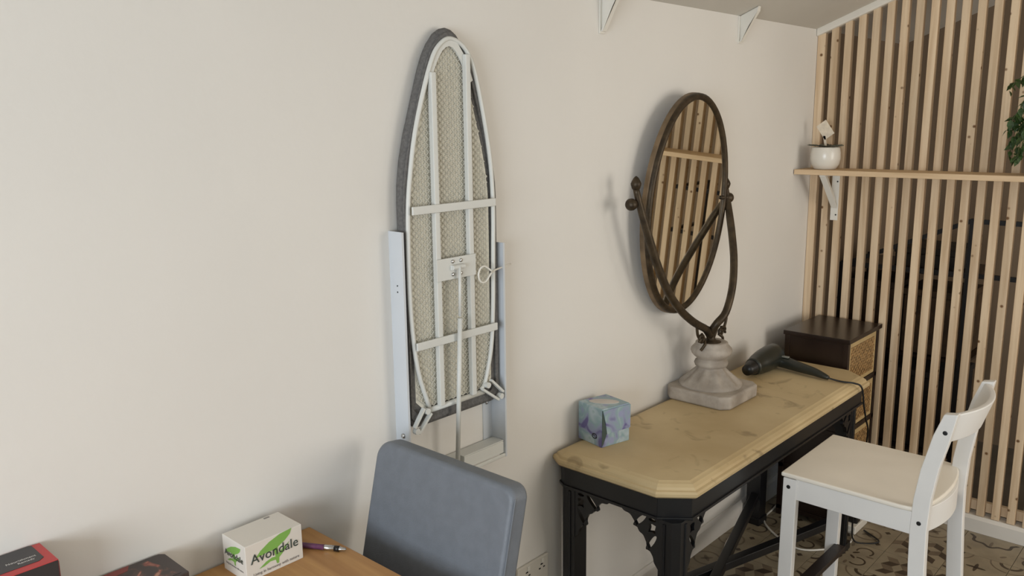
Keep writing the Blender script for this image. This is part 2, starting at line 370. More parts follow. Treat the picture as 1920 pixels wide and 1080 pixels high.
# expanded metal mesh: a diamond lattice clipped to the frame
def inside(x, z):
    c = False; n = len(oi)
    for i in range(n):
        (xa, za), (xb, zb) = oi[i], oi[i-1]
        if (za > z) != (zb > z) and x < (xb-xa)*(z-za)/(zb-za)+xa: c = not c
    return c
bm = B(); dx, dz, t = .0085, .0075, .0011
nx, nz = int(.29/dx)+2, int(.9/dz)+2
for i in range(nx):
    for j in range(nz):
        if (i+j) % 2: continue
        x, z = -2.362+i*dx, .985+j*dz
        for s in (-1, 1):
            x2, z2 = x+s*dx, z+dz
            if inside(x, z) and inside(x2, z2):
                v = [bm.verts.new(q) for q in ((x-t, -.0385, z), (x+t, -.0385, z), (x2+t, -.0385, z2), (x2-t, -.0385, z2))]; f = bm.faces.new(v)
                w_ = [bm.verts.new((q.co.x, -.0405, q.co.z)) for q in v]; bm.faces.new(w_[::-1])
                bm.faces.new((v[0], v[3], w_[3], w_[0])); bm.faces.new((v[1], v[2], w_[2], w_[1]))
o = obj('metal_mesh', bm, M_mesh, ib); o['kind'] = 'stuff'
# flat band round the nose
nb = [(x, z) for x, z in of if z > 1.77]; nc = Vector((-2.213, 1.70))
nb2 = [((x-nc.x)*.80+nc.x, (z-nc.y)*.88+nc.y) for x, z in nb]
bm = B()
for (a, b), (c, d) in zip(zip(nb, nb[1:]), zip(nb2, nb2[1:])): hexa(bm, [(a[0], -.041, a[1]), (b[0], -.041, b[1]), (d[0], -.041, d[1]), (c[0], -.041, c[1]), (a[0], -.045, a[1]), (b[0], -.045, b[1]), (d[0], -.045, d[1]), (c[0], -.045, c[1])])
bmesh.ops.recalc_face_normals(bm, faces=bm.faces[:]); obj('nose_band', bm, M_frame, ib)
for x, zt_ in ((-2.276, 1.79), (-2.163, 1.835)):
    bm = B(); box(bm, x-.008, x+.008, -.041, -.055, .982, zt_); obj('long_bar', bm, M_frame, ib, bevel=.002)
for z in (1.475, 1.150):
    bm = B(); box(bm, -2.358, -2.078, -.054, -.060, z-.010, z+.010); obj('cross_bar', bm, M_frame, ib, bevel=.002)
pl = obj('hinge_plate', box(B(), -2.288, -2.155, -.056, -.0595, 1.298, 1.352), M_frame, ib, bevel=.001)
for x in (-2.236, -2.208):
    for z in (1.342, 1.310): obj('screw', lathe(B(), [(.0048, 0), (.0048, .002), (.003, .0035)], (x, -.0595, z), 12, (0, -1, 0)), M_chrome, pl, smooth=True)
bm = B(); tube(bm, [(-2.242, -.066, 1.328), (-2.203, -.066, 1.328)], .006, 10); box(bm, -2.243, -2.202, -.0595, -.066, 1.322, 1.334); obj('hinge_barrel', bm, M_frame, ib, smooth=False)
bm = B(); tube(bm, [(-2.222, -.070, 1.33), (-2.226, -.071, 1.205)], .0042, 8); tube(bm, [(-2.226, -.071, 1.20), (-2.234, -.058, .815)], .0062, 10); obj('support_strut', bm, M_frame, ib, smooth=True)
# forked corner brackets
for sx_, cx, dxx, dz4 in ((-1, -2.338, -.032, -.018), (1, -2.100, .045, -.004)):
    bm = B(); a = (cx, -.052, 1.005); 
    bar(bm, (cx+.0, -.052, 1.01+dz4), (cx+dxx, -.052, .968+dz4), .006, .010, (0, 1, 0)); bar(bm, (cx-dxx*.7, -.052, .992+dz4), (cx+dxx*.6, -.052, .950+dz4), .006, .010, (0, 1, 0))
    tube(bm, [(cx-dxx*.3, -.046, 1.0+dz4), (cx-dxx*.3, -.058, 1.0+dz4)], .008, 10); tube(bm, [(cx+dxx*.8, -.046, .958+dz4), (cx+dxx*.8, -.058, .958+dz4)], .008, 10)
    obj('corner_bracket', bm, M_frame, ib)
# rails
zb_ = .775
def rail(name, xw, side):
    bm = B(); t = .002
    # wall flange inward, web out of the wall, short front lip
    zt_ = 1.428 if side < 0 else 1.366
    box(bm, xw, xw-side*.035, 0, -t, zb_, zt_-.004); box(bm, xw, xw+side*t, 0, -.05, zb_, zt_)
    box(bm, xw, xw+side*.006, -.05, -.05-t, zb_, zt_)
    r = obj('side_rail', bm, M_steel, ib); return r
rl = rail('l', -2.382, -1); rr = rail('r', -2.046, 1)
obj('screw', lathe(B(), [(.007, 0), (.007, .002), (.0035, .005)], (-2.384, -.027, .928), 12, (-1, 0, 0)), M_chrome, rl, smooth=True)
for z in (1.30, 1.285): obj('screw_hole', lathe(B(), [(.0018, 0), (.0018, .001)], (-2.384, -.026, z), 8, (-1, 0, 0)), M_hole, rl)
obj('screw', lathe(B(), [(.006, 0), (.006, .002), (.003, .004)], (-2.066, -.002, .925), 12, (0, -1, 0)), M_chrome, rr, smooth=True)
bm = B(); box(bm, -2.382, -2.046, -.004, -.008, .785, .822); box(bm, -2.382, -2.046, -.008, -.046, .818, .822); box(bm, -2.382, -2.046, -.042, -.046, .785, .818); box(bm, -2.382, -2.046, -.046, -.052, .775, .785)
obj('bottom_rail', bm, M_frame, ib, bevel=.002)
bm = B(); box(bm, -2.250, -2.246, -.046, -.070, .80, .835); box(bm, -2.222, -2.218, -.046, -.070, .80, .835); tube(bm, [(-2.252, -.060, .815), (-2.216, -.060, .815)], .004, 8); obj('strut_bracket', bm, M_frame, ib)
# ring pin through the right rail
lp = [(-2.096+.0, -.062, 1.302)]
cc = Vector((-2.132, -.064, 1.296)); R = .019
loop = [(-1.998, -.034, 1.302), (-2.06, -.050, 1.300), (-2.098, -.062, 1.298)]
loop += [(cc.x+R*math.cos(a)*1.0, cc.y, cc.z+R*math.sin(a)*1.1) for a in [math.radians(d) for d in range(-40, -325, -22)]]+[(-2.102, -.066, 1.299)]
bm = B(); tube(bm, catmull(loop, 3), .0026, 8); obj('ring_pin', bm, M_plastic, ib, smooth=True)

# ---------------------------------------------------------------- console table
ZT = .708
ct = thing('console_table', 'long black table with fretwork corners and worn tan moulded top', 'table', (-1.1, -.24, 0))
poly = [(-1.812, -.046), (-1.785, -.004), (-.43, -.004), (-.388, -.05), (-.388, -.38), (-.46, -.473), (-1.742, -.473), (-1.812, -.385)]
cen = Vector((-1.1, -.24))
def inset(P, d):
    out = []; n = len(P)
    for i in range(n):
        a, b, c = Vector(P[i-1]), Vector(P[i]), Vector(P[(i+1) % n])
        e1, e2 = (b-a).normalized(), (c-b).normalized(); n1 = Vector((-e1.y, e1.x)); n2 = Vector((-e2.y, e2.x))
        if n1.dot(cen-b) < 0: n1, n2 = -n1, -n2
        m_ = (n1+n2); m_ = m_/m_.dot(n1); out.append(b+m_*d)
    return out
bm = B(); rings = []
for d, z in ((.016, .664), (.008, .668), (.001, .674), (0, .682), (.003, .688), (.010, .690), (.013, .697), (.022, .7035), (.030, .7055), (.036, .708)):
    rings.append([bm.verts.new((p_.x, p_.y, z)) for p_ in inset(poly, d)])
for a, b in zip(rings, rings[1:]):
    for k in range(8): bm.faces.new((a[k], a[(k+1) % 8], b[(k+1) % 8], b[k]))
bm.faces.new(rings[0][::-1]); bm.faces.new(rings[-1]); bmesh.ops.recalc_face_normals(bm, faces=bm.faces[:])
obj('tabletop', bm, M_tabletop, ct)
ap = inset(poly, .022); ap2 = inset(poly, .042)
bm = B()
for z0, z1, A_, B_ in ((.598, .664, ap, ap2), (.598, .606, inset(poly, .017), ap2)):
    for k in range(8):
        j = (k+1) % 8; hexa(bm, [(*A_[k], z0), (*A_[j], z0), (*B_[j], z0), (*B_[k], z0), (*A_[k], z1), (*A_[j], z1), (*B_[j], z1), (*B_[k], z1)])
bmesh.ops.recalc_face_normals(bm, faces=bm.faces[:]); obj('apron', bm, M_black, ct, bevel=.0015)
# cluster legs with chamfered outer corner
def leg(cx, cy_, sx_, sy_):
    bm = B(); h = .030; c_ = .018
    P = [(h*sx_, (h-c_)*sy_), ((h-c_)*sx_, h*sy_), (-h*sx_, h*sy_), (-h*sx_, -h*sy_), (h*sx_, -h*sy_)]
    prism(bm, [(cx+x, cy_+y, 0) for x, y in P], (0, 0, .60))
    for (x, y) in ((h*sx_, -.012*sy_), (-.012*sx_, h*sy_)):   # reeded strips up the faces
        tube(bm, [(cx+x, cy_+y, .03), (cx+x, cy_+y, .59)], .005, 6)
    box(bm, cx-h-.005, cx+h+.005, cy_-h-.005, cy_+h+.005, 0, .03)
    return obj('leg', bm, M_black, ct, bevel=.001)
LX0, LX1, LY0, LY1 = -1.758, -.505, -.060, -.412
for cx, sx_ in ((LX0, -1), (LX1, 1)):
    for cy_, sy_ in ((LY0, 1), (LY1, -1)): leg(cx, cy_, sx_, sy_)
# fretwork corner brackets
def fret_loops():
    c = catmull([(.128, -.001, 0), (.116, -.010, 0), (.098, -.013, 0), (.086, -.024, 0), (.074, -.040, 0), (.064, -.056, 0), (.052, -.062, 0), (.044, -.074, 0), (.032, -.098, 0), (.018, -.118, 0), (.014, -.134, 0), (.002, -.150, 0)], 3)
    o_ = [(0, 0), (.13, 0)]+[(q.x, q.y) for q in c]+[(0, -.152)]
    def ell(cx, cy_, a, b, r, n=14): return [(cx+x, cy_+y) for x, y in rot([(a*math.cos(2*PI*k/n), b*math.sin(2*PI*k/n)) for k in range(n)], r)]
    sq = [(.010, -.024), (.022, -.021), (.034, -.024), (.031, -.036), (.034, -.048), (.022, -.045), (.010, -.048), (.013, -.036)]
    return [o_, ell(.063, -.022, .030, .0075, -.80), ell(.024, -.078, .030, .0075, -1.0), sq, ell(.022, -.0095, .012, .0045, 0)]
fl = fret_loops()
for o_, x, y in (((LX0-.022, LY1+.030, .598), (0, 1, 0), (0, 0, 1)), ((LX0-.022, LY0-.030, .598), (0, -1, 0), (0, 0, 1)),
                 ((LX0+.030, LY1-.022, .598), (1, 0, 0), (0, 0, 1)), ((LX1-.030, LY1-.022, .598), (-1, 0, 0), (0, 0, 1)),
                 ((LX1+.022, LY1+.030, .598), (0, 1, 0), (0, 0, 1)), ((LX1+.022, LY0-.030, .598), (0, -1, 0), (0, 0, 1))):
    obj('fretwork_bracket', curve_mesh(fl, frame(o_, x, y), .012), M_black, ct)
for a, b, z in (((LX0, LY0), (LX1, LY1), .125), ((LX0, LY1), (LX1, LY0), .1255)):
    bm = B(); bar(bm, (*a, z), (*b, z), .034, .03); obj('cross_stretcher', bm, M_black, ct, bevel=.003)

# ---------------------------------------------------------------- mirror on stone pedestal
mr = thing('vanity_mirror', 'oval bronze swivel mirror on a weathered stone pedestal', 'mirror', (-1.04, -.115, ZT))
hs, cc_ = .125, .028; px, py = -1.045, -.128
P = [(px+x, py+y) for x, y in ((-hs, -hs+cc_), (-hs+cc_, -hs), (hs-cc_, -hs), (hs, -hs+cc_), (hs, hs-cc_), (hs-cc_, hs), (-hs+cc_, hs), (-hs, hs-cc_))]
bm = B(); prism(bm, [(x, y, ZT) for x, y in P], (0, 0, .046)); obj('stone_slab', bm, M_stone, mr, bevel=.009, seg=3)
prof = [(.112, .752), (.110, .760), (.099, .768), (.086, .778), (.072, .790), (.060, .802), (.050, .812), (.047, .817), (.056, .822), (.059, .830), (.056, .838), (.049, .843), (.051, .849), (.061, .857), (.069, .866), (.072, .875), (.070, .884), (.062, .893), (.057, .897), (.056, .905), (.050, .908), (.035, .907)]
fl_ = lambda r, h, a: 1+(.07*math.cos(10*a) if .760 < h < .813 else 0)*(min(1, (h-.755)/.02))
sx = lathe(B(), prof, (px+.004, py+.010, 0), 60, mod=fl_); obj('stone_column', sx, M_stone, mr, smooth=True)
# oval frame and glass
a_, b_, r_ = math.radians(1.5), math.radians(-3), math.radians(4.5)
nn = Vector((math.sin(a_)*math.cos(b_), -math.cos(a_)*math.cos(b_), math.sin(b_))); e1 = Vector((math.cos(a_), math.sin(a_), 0)); e2 = nn.cross(e1)
E2 = e2*math.cos(r_)+e1*math.sin(r_); E1 = e1*math.cos(r_)-e2*math.sin(r_); c0 = Vector((-1.128, -.060, 1.389))
ea, eb = .254, .362
def EP(a, s=0, d=0): return c0+E1*((ea+s)*math.cos(a))+E2*((eb+s)*math.sin(a))+nn*d
NN = 72
bm = B(); prof_ = [(-.011, -.003), (-.011, .004), (-.004, .010), (.004, .010), (.010, .004), (.011, -.004)]
rg = [[bm.verts.new(EP(2*PI*k/NN, s, d)) for k in range(NN)] for s, d in prof_]
for a, b in zip(rg, rg[1:]):
    for k in range(NN): bm.faces.new((a[k], a[(k+1) % NN], b[(k+1) % NN], b[k]))
bmesh.ops.recalc_face_normals(bm, faces=bm.faces[:]); obj('oval_frame', bm, M_bronze, mr, smooth=True)
bm = B(); prof_ = [(-.002, -.004), (.010, -.004), (.012, -.008), (.012, -.022), (.006, -.026), (-.02, -.026)]
rg = [[bm.verts.new(EP(2*PI*k/NN, s, d)) for k in range(NN)] for s, d in prof_]
for a, b in zip(rg, rg[1:]):
    for k in range(NN): bm.faces.new((a[k], a[(k+1) % NN], b[(k+1) % NN], b[k]))
bm.faces.new(rg[-1]); bmesh.ops.recalc_face_normals(bm, faces=bm.faces[:]); o = obj('rim_casing', bm, M_bronze_side, mr); 
bm = B(); v = [bm.verts.new(EP(2*PI*k/NN, -.006, 0)) for k in range(NN)]; f = bm.faces.new(v); v2 = [bm.verts.new(EP(2*PI*k/NN, -.006, -.004)) for k in range(NN)]; bm.faces.new(v2[::-1])
for k in range(NN): bm.faces.new((v[k], v2[k], v2[(k+1) % NN], v[(k+1) % NN]))
bmesh.ops.recalc_face_normals(bm, faces=bm.faces[:]); obj('mirror_glass', bm, M_mirror, mr)
# yoke arms
armR = [(-1.057, -0.118, 0.939), (-1.054, -0.142, 0.977), (-1.018, -0.156, 1.014), (-0.971, -0.152, 1.092), (-0.928, -0.132, 1.179), (-0.897, -0.106, 1.259), (-0.873, -0.08, 1.332), (-0.852, -0.058, 1.387), (-0.849, -0.048, 1.43)]
armL = [(-1.055, -.118, .930), (-1.095, -.122, .962), (-1.145, -.124, .985), (-1.195, -.122, 1.012), (-1.262, -.118, 1.060), (-1.335, -.114, 1.134), (-1.400, -.108, 1.240), (-1.446, -.101, 1.344), (-1.470, -.094, 1.41), (-1.488, -.088, 1.47)]
for A_ in (armL, armR):
    c = catmull(A_, 5); rr_ = [.0135 if k < len(c)*.7 else .0135-.004*(k-len(c)*.7)/(len(c)*.3) for k in range(len(c))]
    ar = obj('yoke_arm', tube(B(), c, rr_, 12), M_bronze, mr, smooth=True)
    top = Vector(A_[-1])
    obj('finial', lathe(B(), [(.004, -.006), (.012, 0), (.0155, .010), (.0165, .016), (.013, .024), (.008, .033), (.002, .039)], top, 14), M_bronze, ar, smooth=True)
for kx, s in ((Vector((-1.482, -.082, 1.422)), -1), (Vector((-.862, -.056, 1.396)), 1)):
    c_ = kx+E1*s*.018
    kb = lathe(B(), [(.004, -.055), (.007, -.050), (.007, -.014), (.015, -.010), (.0185, .0), (.0185, .010), (.013, .018), (.004, .021)], c_, 16, E1*s)
    obj('pivot_knob', kb, M_bronze, mr, smooth=True)
# scrollwork where the arms meet the column
bm = B(); cx, cy_, cz = -1.045, -.118, .905
def S(p_, r=.004): tube(bm, catmull(p_, 5), r, 8)
for s in (-1, 1):
    S([(cx+s*.105, cy_, .975 if s > 0 else .995), (cx+s*.098, cy_, .955), (cx+s*.085, cy_, .935), (cx+s*.070, cy_, .918), (cx+s*.055, cy_, .925), (cx+s*.060, cy_, .940), (cx+s*.074, cy_, .938)], .0052)
    S([(cx+s*.010, cy_, .912), (cx+s*.022, cy_, .925), (cx+s*.036, cy_, .945), (cx+s*.030, cy_, .962), (cx+s*.018, cy_, .958), (cx+s*.010, cy_, .942)], .0052)
    S([(cx+s*.05, cy_, .925), (cx+s*.062, cy_-.01, .912), (cx+s*.070, cy_-.006, .899), (cx+s*.076, cy_-.002, .890)], .005)
    for dz_ in (0, .012): S([(cx+s*.066, cy_, .935+dz_), (cx+s*.085, cy_-.004, .932+dz_), (cx+s*.092, cy_-.004, .922+dz_)], .0045)
obj('scrollwork', bm, M_bronze, mr, smooth=True)
obj('collar', lathe(B(), [(.036, .903), (.036, .909), (.020, .913), (.013, .922), (.016, .935), (.018, .945), (.008, .950)], (cx-.004, cy_, 0), 18), M_bronze, mr, smooth=True)

# ---------------------------------------------------------------- tissue box
tb = thing('tissue_box', 'cube tissue box in blue lilac and green floral print', 'tissue box', (-1.638, -.072, ZT))
M_tis = bpy.data.materials.new('floral_card'); M_tis.use_nodes = True; nt = M_tis.node_tree; N = nt.nodes; L = nt.links; b = N['Principled BSDF']; b.inputs['Roughness'].default_value = .4
tc = N.new('ShaderNodeTexCoord'); n = N.new('ShaderNodeTexNoise'); n.inputs['Scale'].default_value = 16; n.inputs['Detail'].default_value = 2; n.inputs['Distortion'].default_value = .8; L.new(tc.outputs['Object'], n.inputs['Vector'])
r = N.new('ShaderNodeValToRGB'); cr = r.color_ramp; cr.elements[0].color = srgb((104, 98, 146)); cr.elements[0].position = .34; cr.elements[1].color = srgb((140, 166, 170)); cr.elements[1].position = .52
e = cr.elements.new(.44); e.color = srgb((146, 154, 180)); e = cr.elements.new(.64); e.color = srgb((176, 190, 196)); e = cr.elements.new(.73); e.color = srgb((124, 158, 150))
L.new(n.outputs[0], r.inputs[0]); L.new(r.outputs[0], b.inputs['Base Color'])
v = N.new('ShaderNodeTexVoronoi'); v.inputs['Scale'].default_value = 21; L.new(tc.outputs['Object'], v.inputs['Vector'])
rk = N.new('ShaderNodeValToRGB'); rk.color_ramp.elements[0].position = .18; rk.color_ramp.elements[1].position = .30; rk.color_ramp.elements[0].color = (1, 1, 1, 1); rk.color_ramp.elements[1].color = (0, 0, 0, 1); L.new(v.outputs['Distance'], rk.inputs[0])
hs_ = N.new('ShaderNodeValToRGB'); hs_.color_ramp.interpolation = 'CONSTANT'; hs_.color_ramp.elements[0].color = srgb((150, 156, 186)); hs_.color_ramp.elements[1].color = srgb((190, 196, 110)); hs_.color_ramp.elements[1].position = .62; e = hs_.color_ramp.elements.new(.8); e.color = srgb((110, 90, 150))
sp_ = N.new('ShaderNodeSeparateColor'); L.new(v.outputs['Color'], sp_.inputs[0]); L.new(sp_.outputs[0], hs_.inputs[0])
mx = N.new('ShaderNodeMix'); mx.data_type = 'RGBA'; L.new(rk.outputs[0], mx.inputs[0]); L.new(r.outputs[0], mx.inputs[6]); L.new(hs_.outputs[0], mx.inputs[7]); L.new(mx.outputs[2], b.inputs['Base Color'])
# corners measured on the table top: near (-1.693,-.116), left (-1.677,0), right (-1.595,-.151)
nr = Vector((-1.693, -.118, ZT)); ux = Vector((.108, -.026, 0)); uy = Vector((.022, .105, 0)); H_ = .121
lf = nr+uy; rt = nr+ux; bk = nr+ux+uy; up = Vector((0, 0, H_))
bm = B(); hexa(bm, [nr, rt, bk, lf, nr+up, rt+up, bk+up, lf+up]); obj('carton', bm, M_tis, tb, bevel=.002)
nrm = ux.cross(Vector((0, 0, 1))).normalized()     # outward, right-hand face
bm = B()
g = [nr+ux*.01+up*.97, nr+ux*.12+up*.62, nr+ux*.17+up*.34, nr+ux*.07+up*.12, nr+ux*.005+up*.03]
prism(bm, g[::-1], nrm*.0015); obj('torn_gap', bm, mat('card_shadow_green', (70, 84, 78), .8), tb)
bm = B(); prism(bm, [nr+ux*.17+up*.34, rt+up*.36, rt+up*.97, nr+ux*.02+up*.97, nr+ux*.12+up*.62], nrm*.004); obj('front_flap', bm, M_tis, tb)
zc_ = nr+(ux+uy)*.5+up; ang = math.atan2(ux.y, ux.x)
el = [(zc_.x+x, zc_.y+y, zc_.z) for x, y in rot([(.046*math.cos(t*PI/16), .021*math.sin(t*PI/16)) for t in range(32)], ang-.75)]
bm = B(); prism(bm, el, (0, 0, .0012)); oo = obj('opening_panel', bm, mat('white_card', (206, 198, 190), .6), tb)
nl = -Vector((0, 0, 1)).cross(uy).normalized()
lc = nr+uy*.30+up*.24; 
bm = B(); tube(bm, [lc-nl*0+uy.normalized()*(-.010*math.cos(t))+Vector((0, 0, .0075*math.sin(t))) for t in [k*PI/10 for k in range(20)]], .0016, 6, closed=True)
tube(bm, [lc+uy.normalized()*(.006-.012*k/5)+Vector((0, 0, .003*math.sin(k))) for k in range(6)], .0014, 6); obj('printed_emblem', bm, M_dark, tb)

# ---------------------------------------------------------------- hair dryer
hd = thing('hair_dryer', 'black hair dryer lying on its side on the tan table top', 'hair dryer', (-.60, -.16, ZT))
M_dry = mat('dryer_plastic', (38, 40, 34), .32, var=.05)
a0 = Vector((-.735, -.128, ZT+.036)); a1 = Vector((-.535, -.135, ZT+.052)); d = (a1-a0)
L_ = d.length
obj('body', lathe(B(), [(.032, 0), (.034, .010), (.033, .016), (.040, .04), (.046, .09), (.047, .14), (.044, .175), (.036, L_-.012), (.024, L_), (.004, L_+.002)], a0, 28, d), M_dry, hd, smooth=True)
obj('nozzle', lathe(B(), [(.020, -.045), (.022, -.03), (.029, -.008), (.029, .006), (.026, .008)], a0, 24, d), M_dark, hd, smooth=True)
obj('nozzle_ring', lathe(B(), [(.031, .004), (.0335, .006), (.0335, .012), (.031, .014)], a0, 28, d), mat('dryer_ring', (70, 70, 60), .3), hd, smooth=True)
hb = [(-.575, -.140, ZT+.036), (-.575, -.190, ZT+.030), (-.590, -.250, ZT+.026), (-.600, -.310, ZT+.022), (-.607, -.350, ZT+.016), (-.610, -.372, ZT+.012)]
c = catmull(hb, 5); n_ = len(c)
obj('handle', tube(B(), c, [.027-.020*(k/n_)**1.1 for k in range(n_)], 14), M_dry, hd, smooth=True)
obj('switch', box(B(), -.592, -.578, -.205, -.17, ZT+.052, ZT+.058), mat('switch_grey', (120, 120, 112), .4), hd, bevel=.002)
cb = [(-.608, -.368, ZT+.011), (-.603, -.40, ZT+.006), (-.60, -.43, ZT+.005), (-.592, -.462, ZT+.005), (-.575, -.484, ZT-.012), (-.555, -.490, .62), (-.515, -.488, .555), (-.475, -.484, .50), (-.45, -.470, .40), (-.45, -.45, .25), (-.44, -.44, .08), (-.42, -.45, .006), (-.36, -.52, .006), (-.30, -.44, .006)]
obj('cable', tube(B(), catmull(cb, 8), .0035, 8), M_dark, hd, smooth=True)

# ---------------------------------------------------------------- drawer cabinet with woven fronts
cab = thing('basket_cabinet', 'small dark brown cabinet with woven rattan drawer fronts', 'cabinet', (-.21, -.225, 0))
CX0, CX1, CY0, CY1, CH = -.378, -.035, -.355, -.092, .817
obj('top', box(B(), CX0-.008, CX1+.008, CY0-.008, CY1+.004, CH-.018, CH), M_cab, cab, bevel=.002)
bm = B()
for x in (CX0, CX1-.022):
    for y in (CY0, CY1-.022): box(bm, x, x+.022, y, y+.022, 0, CH-.018)
for z in (.612, .425, .238, .045): box(bm, CX0, CX1, CY0, CY1, z-.02, z)
for x in (CX0+.003, CX1-.009): box(bm, x, x+.006, CY0+.02, CY1-.02, .045, CH-.018)
box(bm, CX0+.02, CX1-.02, CY1-.01, CY1-.004, .045, CH-.018)
obj('carcass', bm, M_cab, cab, bevel=.0015)
M_rat = mat('woven_rattan', (168, 134, 88), .7, var=.2, scale=70, bump=.4, bscale=160); M_rim = mat('cane_border', (196, 170, 122), .6, var=.06)
for z0 in (.614, .427, .240, .050):
    zt2 = z0+.180 if z0 > .6 else z0+.160
    bm = B(); x0, x1, yf = CX0+.026, CX1-.026, CY0+.004
    box(bm, x0, x1, yf, yf+.006, z0, z0+.016); box(bm, x0, x1, yf, yf+.006, zt2-.02, zt2); box(bm, x0, x0+.014, yf, yf+.006, z0+.016, zt2-.02); box(bm, x1-.014, x1, yf, yf+.006, z0+.016, zt2-.02)
    box(bm, x0, x1, yf+.02, CY1-.03, z0, zt2-.01)
    dr = obj('drawer', bm, M_rim, cab)
    bm = B(); nrow = 12; hh = (zt2-z0-.036)/nrow
    for k in range(nrow):
        for q in range(16):
            w_ = (x1-x0-.028)/16; xx = x0+.014+q*w_; dd = .003 if (k+q) % 2 else .0
            box(bm, xx, xx+w_*.92, yf-dd+.001, yf+.008, z0+.016+k*hh, z0+.016+k*hh+hh*.86)
    obj('woven_panel', bm, M_rat, dr)

# ---------------------------------------------------------------- white stool
st = thing('white_chair', 'white painted wooden low-back bar chair beside the tan-topped table', 'chair', (-1.11, -.72, 0))
SX0, SX1 = -1.312, -.91
def side_post(x, yo=0):
    """rear post side profile (y, z) kinked at the seat"""
    Pf = [(-.925, 0), (-.905, .25), (-.893, .45), (-.890, .56), (-.893, .645), (-.905, .735), (-.929, .840), (-.951, .903)]
    Pb = [(-.985, .909), (-.970, .829), (-.951, .748), (-.938, .653), (-.934, .557), (-.937, .45), (-.950, .25), (-.972, 0)]
    bm = B(); prism(bm, [(x, y, z) for y, z in Pf+Pb], (.026, 0, 0)); return obj('rear_leg', bm, M_white, st, bevel=.003)
rp = [side_post(SX0), side_post(SX1-.026)]
for x in (SX0, SX1-.026):
    bm = B(); prism(bm, [(x, -.518, 0), (x, -.522, .604), (x, -.566, .604), (x, -.560, 0)], (.026, 0, 0)); fl2 = obj('front_leg', bm, M_white, st, bevel=.003)
# seat with rounded rear
def seat_poly(z, g=0):
    P = [(SX0-.004+g, -.516-g), (SX1+.004-g, -.512-g), (SX1+.004-g, -.86)]
    xm, hw = (SX0+SX1)/2, (SX1-SX0)/2-g
    P += [(xm+hw*math.cos(t), -.885-.052*math.sin(t)) for t in [k*PI/14 for k in range(15)]]
    P += [(SX0-.004+g, -.86)]
    return [(x, y, z) for x, y in P]
bm = B(); prism(bm, seat_poly(.607, .0), (0, 0, .014)); obj('seat', bm, mat('white_seat_paint', (236, 228, 214), .38, var=.01), st, bevel=.005, seg=3)
for x in (SX0+.003, SX1-.021): obj('side_apron', box(B(), x, x+.018, -.56, -.892, .540, .607), M_white, st, bevel=.002)
obj('front_apron', box(B(), SX0+.026, SX1-.026, -.525, -.543, .540, .607), M_white, st, bevel=.002)
def curved(z0, z1, yb, sag, th, inset_=.026, lean=0):
    bm = B(); n_ = 16; xm, hw = (SX0+SX1)/2, (SX1-SX0)/2-inset_; r0 = []
    for k in range(n_+1):
        u = -1+2*k/n_; x = xm+hw*u; y = yb-sag*(1-u*u)
        r0.append([bm.verts.new(q) for q in ((x, y, z0), (x, y-th, z0), (x, y-th+lean, z1), (x, y+lean, z1))])
    for a, b in zip(r0, r0[1:]):
        for q in range(4): bm.faces.new((a[q], a[(q+1) % 4], b[(q+1) % 4], b[q]))
    bm.faces.new(r0[0]); bm.faces.new(r0[-1]); bmesh.ops.recalc_face_normals(bm, faces=bm.faces[:]); return bm
obj('rear_apron', curved(.535, .607, -.893, .036, .016), M_white, st, bevel=.002)
obj('top_rail', curved(.812, .900, -.930, .046, .017, lean=-.028), M_white, st, bevel=.004)
for x, sgn in ((SX0, -1),):
    for (y, z), par in (((-.540, .577), fl2), ((-.913, .580), rp[0]), ((-.958, .853), rp[0])):
        obj('screw_cap', lathe(B(), [(.0062, -.002), (.0062, .0008), (.004, .0012)], (x, y, z), 14, (-1, 0, 0)), M_dark, st)
obj('footrest', box(B(), SX0+.020, SX1-.020, -.552, -.590, .225, .243), mat('dark_footrest', (40, 32, 30), .4), st, bevel=.002)

# ---------------------------------------------------------------- shelf on the slats
ws = thing('pine_shelf', 'long pale pine wall shelf fixed across the slats', 'shelf', (-.1, -.8, 1.440))
obj('shelf_board', box(B(), -.175, -.001, -.004, -1.55, 1.441, 1.462), M_shelf, ws, bevel=.0015)
def shelf_bracket(y):
    bm = B(); box(bm, -.004, -.0005, y-.016, y+.016, 1.238, 1.440); box(bm, -.155, -.004, y-.013, y+.013, 1.434, 1.4405)
    a = prism(bm, [(-.004, y-.003, 1.300), (-.135, y-.003, 1.434), (-.105, y-.003, 1.434), (-.004, y-.003, 1.335)], (0, .006, 0))
    bar(bm, (-.006, y, 1.295), (-.142, y, 1.434), .024, .006, (0, 1, 0)) if False else hexa(bm, [(-.004, y-.013, 1.290), (-.004, y+.013, 1.290), (-.150, y+.013, 1.434), (-.150, y-.013, 1.434), (-.004, y-.013, 1.298), (-.004, y+.013, 1.298), (-.143, y+.013, 1.434), (-.143, y-.013, 1.434)])
    bmesh.ops.recalc_face_normals(bm, faces=bm.faces[:])
    o = obj('bracket', bm, M_plastic, ws, bevel=.001)
    for z in (1.262, 1.405): obj('screw', lathe(B(), [(.0035, 0), (.0035, .001)], (-.004, y-.008, z), 10, (-1, 0, 0)), M_dark, o)
shelf_bracket(-.118); shelf_bracket(-1.40)

